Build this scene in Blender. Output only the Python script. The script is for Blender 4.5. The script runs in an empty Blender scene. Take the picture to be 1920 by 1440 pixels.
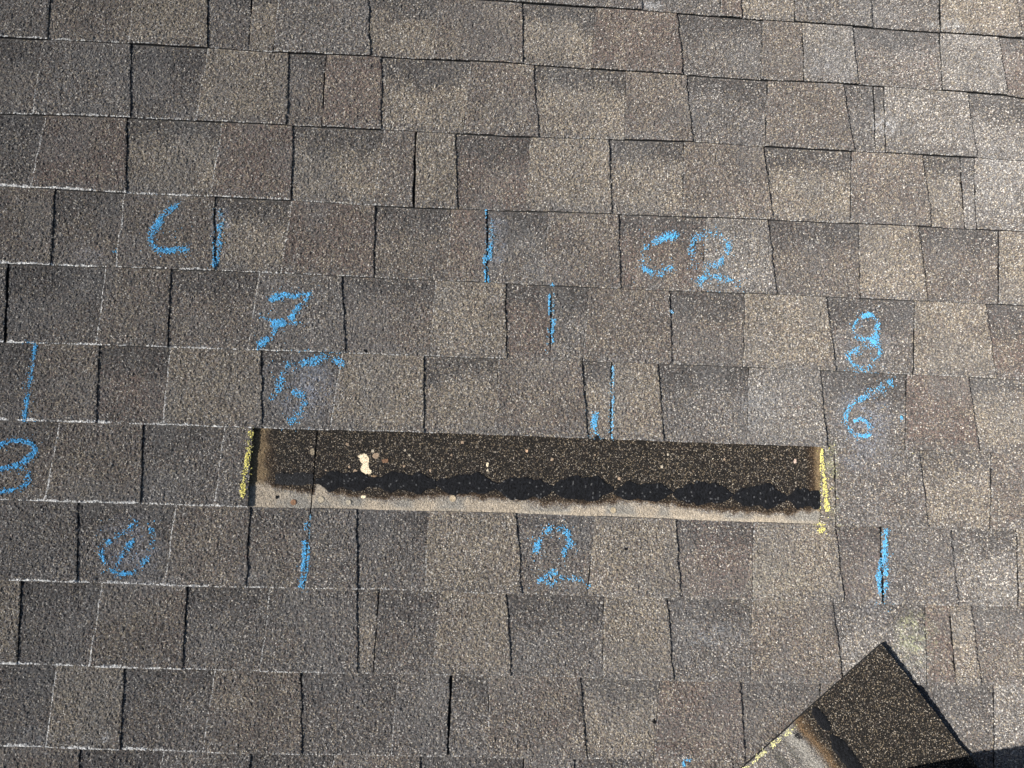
import bpy, math
import numpy as np
from mathutils import Matrix, Vector

rng = np.random.default_rng(7)
scene = bpy.context.scene
COL = scene.collection

# ------------------------------------------------------------------ camera, sun, sky
# Roof frame: u along the courses, v up the slope, n out of the roof (metres).
PITCH = math.radians(22)
ROOF = Matrix.Rotation(PITCH, 4, 'X')
ROOF.translation = Vector((0, 0, 3.2))

F_PX = 1442.1841
RX, RY, RZ = 0.106769350518359, -0.05025129706890303, 0.031940146445615054
CAM = np.array([-0.06591488302569302, -0.052638190193759656, 1.3433557812836352])
CAM_R = (Matrix.Rotation(RZ, 3, 'Z') @ Matrix.Rotation(RY, 3, 'Y') @ Matrix.Rotation(RX, 3, 'X'))
cd = bpy.data.cameras.new('camera')
cam = bpy.data.objects.new('camera', cd)
COL.objects.link(cam)
cd.sensor_fit = 'HORIZONTAL'; cd.sensor_width = 36.0
cd.lens = 36.0 * F_PX / 1920.0
cd.clip_start = 0.05; cd.clip_end = 500
m = CAM_R.to_4x4(); m.translation = Vector(CAM)
cam.matrix_world = ROOF @ m
scene.camera = cam

SUN_EL = math.radians(39)      # above the roof plane
SUN_AZ = math.radians(12)      # from the left, a little from down the slope
to_sun = ROOF.to_3x3() @ Vector((-math.cos(SUN_EL) * math.cos(SUN_AZ), -math.cos(SUN_EL) * math.sin(SUN_AZ), math.sin(SUN_EL)))
sl = bpy.data.lights.new('sun', 'SUN'); sl.energy = 4.6; sl.angle = math.radians(0.53); sl.color = (1.0, 0.965, 0.92)
sun = bpy.data.objects.new('sun', sl); COL.objects.link(sun)
sun.rotation_euler = to_sun.to_track_quat('Z', 'Y').to_euler()
world = bpy.data.worlds.new('World'); scene.world = world; world.use_nodes = True
wn = world.node_tree; wn.nodes.clear()
sky = wn.nodes.new('ShaderNodeTexSky'); sky.sky_type = 'NISHITA'; sky.sun_disc = False
sky.sun_elevation = math.asin(to_sun.z)
sky.sun_rotation = math.atan2(to_sun.x, to_sun.y)
bg = wn.nodes.new('ShaderNodeBackground'); bg.inputs[1].default_value = 0.06
wo = wn.nodes.new('ShaderNodeOutputWorld')
wn.links.new(sky.outputs[0], bg.inputs[0]); wn.links.new(bg.outputs[0], wo.inputs[0])
vs = scene.view_settings
vs.view_transform = 'Standard'; vs.look = 'None'; vs.gamma = 1; vs.exposure = 0.84
vs.use_curve_mapping = False
scene.render.engine = 'CYCLES'

# ------------------------------------------------------------------ measured roof points
R3 = np.array(CAM_R)
def on_roof(x, y):
    """A measured point of the roof surface -> (u, v)."""
    x = np.asarray(x, float); y = np.asarray(y, float)
    d = np.stack([(x - 960) / F_PX, -(y - 720) / F_PX, -np.ones_like(x * y)], -1) @ R3.T
    s = -CAM[2] / d[..., 2]
    return CAM[0] + s * d[..., 0], CAM[1] + s * d[..., 1]
def survey(u, v):
    """(u, v) back to the units in which the marks were measured."""
    p = np.stack([u - CAM[0], v - CAM[1], np.full_like(u, -CAM[2])], -1) @ R3
    return 960 + F_PX * p[..., 0] / -p[..., 2], 720 - F_PX * p[..., 1] / -p[..., 2]

COURSE = 0.13507
LINES = {
 -1:[(950,3),(1203,19.5),(1390,34),(1635,52),(1915,71.6)],
 0:[(0,70),(245,82),(390,90),(475,96),(694,105.5),(950,118),(1287,140.6),(1440,151),(1605,158),(1885,178),(1920,184)],
 1:[(0,213),(240,221),(475,232),(715,243.5),(975,256.5),(1298,266),(1433,275),(1600,284),(1830,295.6),(1920,302)],
 2:[(0,349),(238,363),(546,376),(776,390),(1145,401),(1450,412.5),(1745,425.5),(1920,434.6)],
 3:[(0,494.5),(400,507.5),(912,529.7),(1162,542),(1455,552),(1738,565),(1920,573)],
 4:[(0,642),(318,651.5),(648,662.5),(950,673),(1260,683),(1567,696),(1920,712)],
 5:[(0,788),(182,793),(470,802.5),(796,811),(1102,822),(1450,835),(1835,848),(1920,852)],
 6:[(0,938),(264,945),(465,951),(668,955),(968,962.6),(1270,974),(1567,985),(1920,992.5)],
 7:[(0,1087),(350,1099),(475,1102),(710,1105),(950,1113),(1250,1120),(1580,1130),(1920,1137)],
 8:[(0,1244),(345,1254.6),(475,1258),(700,1263),(975,1267),(1290,1277),(1580,1281),(1920,1288)],
 9:[(0,1398),(475,1412.6),(850,1418),(1400,1427),(1920,1441)]}
LINE_UV = {}
for k, pts in LINES.items():
    a = np.array(pts, float); LINE_UV[k] = on_roof(a[:, 0], a[:, 1])
def line_v(k, u):
    """Slope coordinate of the butt edge of course k at u."""
    if k < -1: return line_v(-1, u) + (-1 - k) * COURSE
    if k > 9: return line_v(9, u) - (k - 9) * COURSE
    U, V = LINE_UV[k]
    s = (V[-1] - V[0]) / (U[-1] - U[0])
    r = np.interp(u, U, V)
    return r + np.where(u < U[0], (u - U[0]) * s, 0) + np.where(u > U[-1], (u - U[-1]) * s, 0)

# boundaries of every course: (x at top, x at bottom, kind); kind D right edge of a raised tab,
# W left edge of a raised tab, J joint of two shingles (J followed by its gap in mm), cells between them:
# upper case raised, lower case recessed; letter = blend of granules
ROWS = {
 -1:([(95,92,'D'),(250,246,'W'),(392,391,'D'),(545,538,'W'),(684,683,'D'),(800,797,'J1'),(980,975,'W'),(1202,1203,'D'),(1352,1350,'W'),(1388,1389,'D'),(1492,1489,'W'),(1629,1635,'D'),(1765,1762,'W'),(1905,1915,'D')],
     'G t B g T g G G g R t G g T b'),
 0:([(95,90,'D'),(250,243,'W'),(388,390,'D'),(472,466,'J1'),(523,514,'W'),(690,694,'D'),(825,812,'W'),(978,981,'D'),(1117,1108,'W'),(1270,1280,'D'),(1432,1425,'W'),(1504.6,1505.5,'J1'),(1598,1608,'D'),(1763,1765,'W'),(1875,1887,'D')],
     'G b T d t G t B t R g B L q L r'),
 1:([(79,62,'W'),(244,245,'D'),(389,367,'W'),(540,538,'D'),(611,604,'J1.2'),(714,715,'D'),(882,869,'W'),(1000,1010,'D'),(1174,1171,'W'),(1287,1298,'D'),(1440,1434,'W'),(1583,1600,'D'),(1640,1642,'J1'),(1658,1660,'W'),(1815,1830,'D')],
     'b G d T b R t B t B g B g l L l'),
 2:([(84,58,'W'),(237,238,'D'),(415,396,'W'),(548,547,'D'),(719,701,'W'),(780,776,'J2.8'),(853,858,'D'),(995,986,'W'),(1143,1146,'D'),(1283,1279,'W'),(1433,1448,'D'),(1598,1593,'W'),(1731,1745,'D'),(1803,1808,'J1'),(1828,1829,'W')],
     'd R t R t B T r T t B t B t l L'),
 3:([(101,96,'D'),(232,218,'W'),(401,403,'D'),(546,526,'W'),(702,702,'D'),(846,837,'W'),(914,911,'J1.6'),(1028,1018,'W'),(1159,1163,'D'),(1326,1315,'W'),(1441,1455,'D'),(1611,1612,'W'),(1723,1738,'D'),(1875,1870,'W')],
     'B b B t R b R g B r L b T b T'),
 4:([(12,11,'J1.5'),(197,181,'W'),(319,316,'D'),(484,465,'W'),(640,649,'D'),(817,805,'W'),(947,950,'D'),(1034,1032,'J1'),(1106,1092,'W'),(1255,1259,'D'),(1397,1393,'W'),(1550,1566,'D'),(1717,1711,'W'),(1850,1866,'D')],
     'G d B b G b T r g B b T g T r'),
 5:([(65,50,'J1'),(184,181,'D'),(318,306,'W'),(489,491,'D'),(640,617,'W'),(794,795,'D'),(936,928,'W'),(1091,1102,'D'),(1148,1145,'J1'),(1233,1244,'D'),(1405,1400,'W'),(1538,1549,'D'),(1702,1695,'W'),(1816,1834,'D')],
     'd B r T g T t B t T g L g R t'),
 6:([(111,83,'W'),(268,264,'D'),(421,403,'W'),(473,465,'E'),(1543,1537,'S'),(1567,1566,'W'),(1723,1739,'D'),(1860,1855,'W')],
     'b B g G - t G t B'),
 7:([(145,145,'D'),(329,309,'W'),(467,463,'D'),(582,571,'J1.6'),(668,670,'D'),(804,795,'W'),(968,978,'D'),(1116,1101,'W'),(1268,1275,'D'),(1413,1410,'W'),(1567,1581,'D'),(1653,1655,'J1'),(1783,1795,'D')],
     'G d B b G g T g T r T r G l'),
 8:([(38,34,'D'),(190,168,'W'),(350,343,'D'),(506,487,'W'),(667,672,'D'),(710,700,'J1.4'),(827,808,'W'),(949,958,'D'),(1133,1129,'W'),(1251,1262,'D'),(1412,1405,'W'),(1563,1579,'D'),(1736,1737,'W'),(1781,1790,'J1'),(1821,1838,'D')],
     'T d B g G t d T g T g B l R T b'),
 9:([(105,87,'W'),(231,227,'D'),(402,380,'W'),(563,567,'D'),(747,733,'W'),(846,839,'J3'),(917,915,'W'),(1088,1100,'D'),(1237,1225,'W'),(1389,1396,'D'),(1540,1530,'W'),(1700,1703,'D'),(1865,1862,'W')],
     'd T d B d G g B t R b B g L'),
 10:([(150,153,'D'),(305,297,'W'),(469,471,'D'),(626,615,'W'),(788,790,'D'),(983,978,'J1.5'),(1076,1080,'D'),(1225,1218,'W'),(1373,1380,'D'),(1545,1535,'W'),(1700,1705,'D')],
     'B d G d B d G g B t B g')}
NAMES_OUT = 'GBTRGT'

# ------------------------------------------------------------------ small numpy noise
def hash2(ix, iy, seed):
    h = (ix.astype(np.int64) * 374761393 + iy.astype(np.int64) * 668265263 + seed * 1442695041) & 0x7fffffff
    h = ((h ^ (h >> 13)) * 1274126177) & 0x7fffffff
    return ((h ^ (h >> 16)) & 0xffff) / 65535.0
def noise(u, v, size, seed=0):
    x = u / size; y = v / size
    ix = np.floor(x); iy = np.floor(y); fx = x - ix; fy = y - iy
    fx = fx * fx * (3 - 2 * fx); fy = fy * fy * (3 - 2 * fy)
    a = hash2(ix, iy, seed); b = hash2(ix + 1, iy, seed); c = hash2(ix, iy + 1, seed); d = hash2(ix + 1, iy + 1, seed)
    return (a * (1 - fx) + b * fx) * (1 - fy) + (c * (1 - fx) + d * fx) * fy
def sstep(a, b, x):
    t = np.clip((x - a) / (b - a), 0, 1); return t * t * (3 - 2 * t)

# ------------------------------------------------------------------ granule blends
PAL = np.array([[.024,.023,.023],[.066,.063,.061],[.124,.095,.078],[.170,.163,.160],[.280,.236,.170],[.52,.49,.44],[.142,.096,.082]])
#                black dgrey brown grey tan white red
W = {'G':[.22,.27,.12,.25,.08,.05,.01],
     'B':[.19,.25,.24,.13,.12,.03,.04],
     'T':[.15,.16,.18,.14,.29,.06,.01],
     'D':[.26,.28,.14,.20,.07,.04,.01],
     'S':[.40,.34,.10,.11,.02,.03,.00],
     'R':[.19,.25,.17,.05,.09,.03,.22],
     'L':[.17,.19,.10,.30,.13,.10,.01],
     'Q':[.22,.18,.08,.24,.10,.08,.10],
     'H':[.62,.17,.06,.03,.08,.035,.005],   # unweathered headlap
     'C':[.05,.10,.10,.28,.33,.12,.02]}     # bleached strip under the removed shingle
W = {k: np.array(v) / sum(v) for k, v in W.items()}

def granule_colors(w):
    """w: (N,7) blend weights -> one colour for each granule."""
    n = len(w)
    c = np.cumsum(w, 1); c /= c[:, -1:]
    i = (rng.random((n, 1)) > c).sum(1).clip(0, 6)
    col = PAL[i] * (0.75 + 0.5 * rng.random((n, 1)))
    return col * .66 + (w / w.sum(1, keepdims=True)) @ PAL * .34

# ------------------------------------------------------------------ materials
def granule_material(name, rough=0.92, spec=0.25, bump=0.5):
    mt = bpy.data.materials.new(name); mt.use_nodes = True
    nt = mt.node_tree; b = nt.nodes['Principled BSDF']
    at = nt.nodes.new('ShaderNodeAttribute'); at.attribute_name = 'granule'
    tc = nt.nodes.new('ShaderNodeTexCoord')
    vo = nt.nodes.new('ShaderNodeTexVoronoi'); vo.inputs['Scale'].default_value = 900
    nt.links.new(tc.outputs['Object'], vo.inputs['Vector'])
    sp = nt.nodes.new('ShaderNodeSeparateColor'); nt.links.new(vo.outputs['Color'], sp.inputs[0])
    mr = nt.nodes.new('ShaderNodeMapRange'); mr.inputs['To Min'].default_value = 0.62; mr.inputs['To Max'].default_value = 1.38
    nt.links.new(sp.outputs[0], mr.inputs['Value'])
    mx = nt.nodes.new('ShaderNodeVectorMath'); mx.operation = 'SCALE'
    nt.links.new(at.outputs['Color'], mx.inputs[0]); nt.links.new(mr.outputs[0], mx.inputs['Scale'])
    nt.links.new(mx.outputs[0], b.inputs['Base Color'])
    bp = nt.nodes.new('ShaderNodeBump'); bp.inputs['Strength'].default_value = bump; bp.inputs['Distance'].default_value = 0.0006
    iv = nt.nodes.new('ShaderNodeMath'); iv.operation = 'SUBTRACT'; iv.inputs[0].default_value = 1.0
    nt.links.new(vo.outputs['Distance'], iv.inputs[1]); nt.links.new(iv.outputs[0], bp.inputs['Height'])
    nt.links.new(bp.outputs[0], b.inputs['Normal'])
    b.inputs['Roughness'].default_value = rough
    b.inputs['Specular IOR Level'].default_value = spec
    b.inputs['Diffuse Roughness'].default_value = 1.0
    return mt
def plain_material(name, color, rough=0.8, scale=400, var=0.4, bump=0.3, dist=0.0008):
    mt = bpy.data.materials.new(name); mt.use_nodes = True
    nt = mt.node_tree; b = nt.nodes['Principled BSDF']
    tc = nt.nodes.new('ShaderNodeTexCoord')
    no = nt.nodes.new('ShaderNodeTexNoise'); no.inputs['Scale'].default_value = scale; no.inputs['Detail'].default_value = 4
    nt.links.new(tc.outputs['Object'], no.inputs['Vector'])
    mr = nt.nodes.new('ShaderNodeMapRange'); mr.inputs['From Min'].default_value = .3; mr.inputs['From Max'].default_value = .7
    mr.inputs['To Min'].default_value = 1 - var; mr.inputs['To Max'].default_value = 1 + var
    nt.links.new(no.outputs[0], mr.inputs['Value'])
    rgb = nt.nodes.new('ShaderNodeRGB'); rgb.outputs[0].default_value = (*color, 1)
    mx = nt.nodes.new('ShaderNodeVectorMath'); mx.operation = 'SCALE'
    nt.links.new(rgb.outputs[0], mx.inputs[0]); nt.links.new(mr.outputs[0], mx.inputs['Scale'])
    nt.links.new(mx.outputs[0], b.inputs['Base Color'])
    bp = nt.nodes.new('ShaderNodeBump'); bp.inputs['Strength'].default_value = bump; bp.inputs['Distance'].default_value = dist
    nt.links.new(no.outputs[0], bp.inputs['Height']); nt.links.new(bp.outputs[0], b.inputs['Normal'])
    b.inputs['Roughness'].default_value = rough
    return mt
M_GRAN = granule_material('weathered_granules')
M_TAR = granule_material('sealant_asphalt', rough=0.8, spec=0.12, bump=0.8)
M_CHALK = granule_material('chalk', rough=1.0, spec=0.1, bump=0.2)
M_DECK = plain_material('roofing_felt', (.02, .02, .022), 0.9)

# ------------------------------------------------------------------ mesh helpers
class Builder:
    def __init__(s): s.v = []; s.q = []; s.c = []; s.n = 0
    def add(s, verts, quads, cols):
        s.v.append(verts); s.q.append(quads + s.n); s.c.append(cols); s.n += len(verts)
    def obj(s, name, mat, parent=None, origin=None):
        V = np.concatenate(s.v); Q = np.concatenate(s.q); C = np.concatenate(s.c)
        o3 = np.array([V[:, 0].mean(), V[:, 1].mean(), 0.0]) if origin is None else np.array(origin, float)
        me = bpy.data.meshes.new(name)
        nv, nq = len(V), len(Q)
        me.vertices.add(nv); me.vertices.foreach_set('co', (V - o3).astype(np.float32).ravel())
        me.loops.add(nq * 4); me.loops.foreach_set('vertex_index', Q.astype(np.int32).ravel())
        me.polygons.add(nq)
        me.polygons.foreach_set('loop_start', np.arange(0, nq * 4, 4, dtype=np.int32))
        me.polygons.foreach_set('use_smooth', np.zeros(nq, bool))
        me.update(calc_edges=True)
        a = me.attributes.new('granule', 'FLOAT_COLOR', 'FACE')
        a.data.foreach_set('color', np.concatenate([C, np.ones((nq, 1))], 1).astype(np.float32).ravel())
        me.materials.append(mat)
        o = bpy.data.objects.new(name, me); COL.objects.link(o)
        o.location = o3
        if parent is not None:
            o.parent = parent
            o.location = Vector(o3) - (parent_origin.get(parent.name, Vector((0, 0, 0))))
        parent_origin[o.name] = Vector(o3)
        return o
parent_origin = {}
def quads_grid(ni, nj):
    i = np.arange(ni - 1)[:, None]; j = np.arange(nj - 1)[None, :]
    a = (i * nj + j).ravel()
    return np.stack([a, a + nj, a + nj + 1, a + 1], 1)

A_TOP = 0.0014; DROP = 0.0060; TAB = 0.0031; BASE = 0.0027
def course_r(k, u, v):
    vb = line_v(k, u); vt = line_v(k - 1, u)
    return (v - vb) / (vt - vb)
def z_base(r): return A_TOP - DROP * r

FINE = 0.00165
# a raster of the finished surface, so that chalk can be laid on the granules it would catch on
HC = .0016; HU0, HV0 = -1.15, -.85; HN = (1400, 1150)
HMAP = np.full(HN, -9.0)
def stamp(P):
    i = ((P[:, 0] - HU0) / HC).astype(int); j = ((P[:, 1] - HV0) / HC).astype(int)
    ok = (i >= 0) & (j >= 0) & (i < HN[0]) & (j < HN[1])
    np.maximum.at(HMAP, (i[ok], j[ok]), P[ok, 2])
def hmap(u, v):
    i = np.clip(((u - HU0) / HC).astype(int), 1, HN[0] - 2); j = np.clip(((v - HV0) / HC).astype(int), 1, HN[1] - 2)
    h = HMAP[i, j]; e = h < -1
    if e.any():
        alt = np.maximum.reduce([HMAP[i[e] + a, j[e] + b] for a in (-1, 0, 1) for b in (-1, 0, 1)]); h = h.copy(); h[e] = alt
    return h
def edge_wear_light(px, py):
    """how white an edge is: wear plus painted edge light, strong left, faint right"""
    return 0.08 + 0.92 * np.clip(1.05 - px / 900.0, 0, 1)

SMEARS = [  # x, y, rx, ry, amount, colour: rubbed dust and rubbed-in chalk
 (575,735,75,60,.30,(.20,.23,.29)),(560,700,70,40,.22,(.20,.23,.29)),(1620,785,60,75,.34,(.22,.25,.31)),(1630,860,70,30,.22,(.22,.25,.31)),
 (1625,650,50,60,.18,(.20,.23,.28)),(240,1030,75,70,.30,(.20,.22,.27)),(415,430,22,60,.35,(.17,.20,.27)),(930,440,24,70,.38,(.17,.20,.27)),
 (1030,510,60,25,.30,(.20,.20,.21)),(300,1095,90,14,.25,(.26,.26,.27)),(1720,1195,45,60,.55,(.33,.33,.20)),(1700,1230,60,60,.25,(.26,.28,.24)),
 (1660,230,28,30,.5,(.42,.42,.42)),(1560,130,50,40,.3,(.30,.30,.31)),(1330,1190,70,30,.35,(.22,.23,.24)),(1640,1105,60,70,.18,(.22,.24,.28)),
 (80,1410,60,20,.2,(.3,.3,.3)),(205,1385,18,16,.5,(.42,.42,.42)),(60,1380,60,22,.25,(.25,.26,.27)),(480,1080,40,14,.25,(.3,.3,.3)),
 (170,480,40,18,.25,(.3,.3,.32)),(1560,900,18,80,.35,(.34,.34,.20)),(1225,10,30,9,.45,(.4,.4,.4)),(1770,48,40,10,.45,(.42,.42,.4)),
 (1440,1100,90,60,.22,(.34,.32,.25)),(700,650,60,14,.25,(.17,.16,.16)),(930,560,20,14,.2,(.2,.2,.22)),(1420,760,50,50,.25,(.24,.25,.26)),
 (1800,700,80,80,.15,(.26,.25,.23)),(1850,120,90,90,.22,(.32,.31,.30)),(1700,60,130,60,.2,(.32,.31,.30)),(1850,330,90,90,.2,(.30,.30,.30)),(1860,1200,80,120,.15,(.3,.29,.27))]

def smear(col, px, py):
    for x, y, rx, ry, a, c in SMEARS:
        d = ((px - x) / rx) ** 2 + ((py - y) / ry) ** 2
        mk = d < 1
        if not mk.any(): continue
        nn = noise(px[mk], py[mk], 9, int(x)) * .6 + noise(px[mk], py[mk], 30, int(y)) * .4
        t = np.clip(a * 1.5 * (1 - d[mk]) ** .8 * sstep(.25, .75, nn) * (rng.random(mk.sum()) < .55) * (.5 + rng.random(mk.sum())), 0, 1)
        col[mk] = col[mk] * (1 - t[:, None]) + np.array(c) * (0.6 + .8 * rng.random((mk.sum(), 1))) * t[:, None]
    return col

def cell_surface(bd, k, ul, ur, zoff, thick, code, seed, fine, wear_light_left=False, ext=0.030, raised=True, wear_light_bottom=True, wall_l=True, wall_r=True):
    """One cell of a course: granular top with real relief, its butt face and side faces.
    ul, ur: (u at the top line, u at the butt line)."""
    wid = ((ur[0] - ul[0]) + (ur[1] - ul[1])) / 2
    ni = max(2, int(wid / fine) + 1); nj = max(2, int(COURSE / fine) + 1)
    S, Rr = np.meshgrid(np.linspace(0, 1, ni), np.linspace(0, 1, nj), indexing='ij')
    js = 0.36 / (ni - 1); jr = 0.36 / (nj - 1)
    JS = (rng.random(S.shape) - .5) * 2 * js; JR = (rng.random(S.shape) - .5) * 2 * jr
    JS[0] *= .5; JS[-1] *= .5; JR[:, 0] *= .6; JR[:, -1] *= .2
    S = S + JS; Rr = Rr + JR
    uL = ul[1] + (ul[0] - ul[1]) * Rr; uR = ur[1] + (ur[0] - ur[1]) * Rr
    # hand-cut edges are never quite straight
    uL = uL + (noise(Rr * .135 + seed, Rr * 0, .022, seed) - .5) * .0022
    uR = uR + (noise(Rr * .135 + seed, Rr * 0, .022, seed + 5) - .5) * .0026
    U = uL + (uR - uL) * S
    vb = line_v(k, U) + (noise(U, U * 0, .02, k + 40) - .5) * .0012; vt = line_v(k - 1, U)
    V = vb + (vt - vb) * Rr
    relief = ((rng.random(S.shape) - .5) * .0017 + (noise(U, V, .0034, seed) - .5) * .0022) * np.clip((1.0 - Rr) / .03, .15, 1)
    warp = (noise(U, V, .09, 3) - .5) * .0012
    Z = z_base(Rr) + zoff + relief + warp
    # rounded lips
    de = np.minimum((V - vb), np.minimum((U - uL) if wall_l else 1, (uR - U) if wall_r else 1))
    Z -= np.clip(1 - de / .0022, 0, 1) ** 2 * .0007
    P = np.stack([U, V, Z], -1).reshape(-1, 3)
    Q = quads_grid(ni, nj)
    cu = (U[:-1, :-1] + U[1:, 1:]).ravel() / 2; cv = (V[:-1, :-1] + V[1:, 1:]).ravel() / 2
    cs = (S[:-1, :-1] + S[1:, 1:]).ravel() / 2; cr = (Rr[:-1, :-1] + Rr[1:, 1:]).ravel() / 2
    px, py = survey(cu, cv)
    # blend of granules
    c0 = code.upper()
    w = np.repeat(W[c0][None], len(cu), 0)
    n1 = noise(cu, cv, .045, seed * 7 + 1); n2 = noise(cu, cv, .018, seed * 7 + 2)
    n = n1 * .65 + n2 * .35
    alt = {'G':'B','B':'T','T':'B','D':'B','R':'T','L':'G','Q':'L'}[c0]
    t = sstep(.40, .95, n)[:, None] * .55; w = w * (1 - t) + W[alt] * t
    t = sstep(.55, .1, n)[:, None] * .40; w = w * (1 - t) + W['G'] * t
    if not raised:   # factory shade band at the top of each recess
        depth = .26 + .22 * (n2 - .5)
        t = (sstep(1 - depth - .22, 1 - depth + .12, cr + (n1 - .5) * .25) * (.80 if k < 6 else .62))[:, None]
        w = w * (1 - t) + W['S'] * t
    # greyer along the butt edge
    t = (sstep(.16, .02, cr + (n2 - .5) * .12) * .6)[:, None]; w = w * (1 - t) + W['G'] * t
    col = granule_colors(w)
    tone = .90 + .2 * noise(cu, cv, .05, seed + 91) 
    col *= (tone * (1.0 + .17 * np.clip((px - 960) / 960, -1, 1)))[:, None]  # paler to the right: sunlight sent back to the camera, painted into the colour
    film = sstep(.55, .8, noise(cu, cv, .06, 77)) * .22
    col = col * (1 - film[:, None]) + np.array([.120, .118, .117]) * film[:, None]
    # worn edges, with the light they catch painted into the white
    ew = edge_wear_light(px, py) * (.55 + .45 * sstep(150, 330, py))
    if wear_light_bottom:
        d = (cv - (line_v(k, cu)))
        br = noise(cu, cv * 0, .006, k * 3 + 1) * .6 + noise(cu, cv * 0, .03, k * 3 + 2) * .6
        lim = (.0012 + .0060 * (br - .38)) * (0.30 + .70 * ew) + (rng.random(len(d)) - .6) * .0012
        mk = (d < lim) & (rng.random(len(d)) < .22 + .7 * ew)
        g = (.28 + .42 * rng.random(mk.sum()))[:, None] * (0.55 + .45 * ew[mk])[:, None]
        col[mk] = np.array([1, .985, .95]) * g
    if wear_light_left:
        d = cs * wid
        br = noise(cu * 0, cv, .008, seed + 3) * .6 + noise(cu * 0, cv, .035, seed + 4) * .6
        lim = (.0013 + .0034 * (br - .38)) * (0.40 + .60 * ew) + (rng.random(len(d)) - .6) * .0012
        mk = (d < lim) & (rng.random(len(d)) < .30 + .6 * ew)
        g = (.20 + .36 * rng.random(mk.sum()))[:, None] * (0.6 + .4 * ew[mk])[:, None]
        col[mk] = np.array([1, .985, .95]) * g
    col = smear(col, px, py)
    if fine <= FINE: stamp(P)
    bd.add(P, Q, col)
    # faces of the cut: bottom, left, right
    g = P.reshape(ni, nj, 3)
    def wall(edge, th, flip):
        low = edge.copy(); low[:, 2] -= th
        pts = np.concatenate([edge, low]); n_ = len(edge); i = np.arange(n_ - 1)
        q = np.stack([i, i + 1, i + 1 + n_, i + n_], 1)
        if flip: q = q[:, ::-1]
        c = np.full((n_ - 1, 3), .011) * (0.6 + .8 * rng.random((n_ - 1, 1)))
        bd.add(pts, q, c)
    wall(g[:, 0], thick, True)
    if wall_l: wall(g[0, :], thick, False)
    if wall_r: wall(g[-1, :], thick, True)
    # the part that runs on under the next course, simple
    if ext:
        e0 = np.stack([g[0, -1], g[-1, -1]]); e1 = e0.copy(); e1[:, 1] += ext; e1[:, 2] -= DROP * ext / COURSE + .0009
        bd.add(np.concatenate([e0, e1]), np.array([[0, 1, 3, 2]]), np.full((1, 3), .03))

def strip(bd, k, u0, u1, r0, r1, dz=0.0, col=.03, n=14):
    """A plain sheet of shingle, between fractions r0 and r1 of the course spacing."""
    us = np.linspace(u0[0], u1[0], n); us1 = np.linspace(u0[1], u1[1], n)
    V = []; 
    for r in (r0, r1):
        uu = us1 + (us - us1) * min(r, 1.0)
        vb = line_v(k, uu); vt = line_v(k - 1, uu)
        V.append(np.stack([uu, vb + (vt - vb) * r, np.full(n, z_base(r) + dz)], 1))
    P = np.concatenate(V); i = np.arange(n - 1)
    bd.add(P, np.stack([i, i + 1, i + 1 + n, i + n], 1), np.full((n - 1, 3), col))

# ------------------------------------------------------------------ roof
roof = bpy.data.objects.new('roof', None); COL.objects.link(roof)
roof.matrix_world = ROOF; roof['kind'] = 'structure'; parent_origin['roof'] = Vector((0, 0, 0))

bd = Builder()
bd.add(np.array([[-1.7, -1.3, -.0150], [1.75, -1.3, -.0150], [1.75, 1.5, -.0150], [-1.7, 1.5, -.0150]]), np.array([[0, 1, 2, 3]]), np.full((1, 3), .02))
deck = bd.obj('roofing_felt', M_DECK, roof)

U_MIN, U_MAX = -1.62, 1.66
gap_row = 6
# the zone of the removed shingle
def px_at(k_top, x):   # u at the top line and butt line for a boundary given in measured x
    pass
def bound_u(k, xt, xb):
    def onl(kk, x):
        if kk < -1 or kk > 9:
            base = -1 if kk < -1 else 9
            u, _ = on_roof(x, np.interp(x, [p[0] for p in LINES[base]], [p[1] for p in LINES[base]])); return float(u)
        pts = LINES[kk]
        if pts[0][0] <= x <= pts[-1][0]: y = np.interp(x, [p[0] for p in pts], [p[1] for p in pts])
        else:
            (xa, ya), (xc, yc) = pts[0], pts[-1]; y = ya + (x - xa) * (yc - ya) / (xc - xa)
        return float(on_roof(x, y)[0])
    return (onl(k - 1, xt), onl(k, xb))

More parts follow.
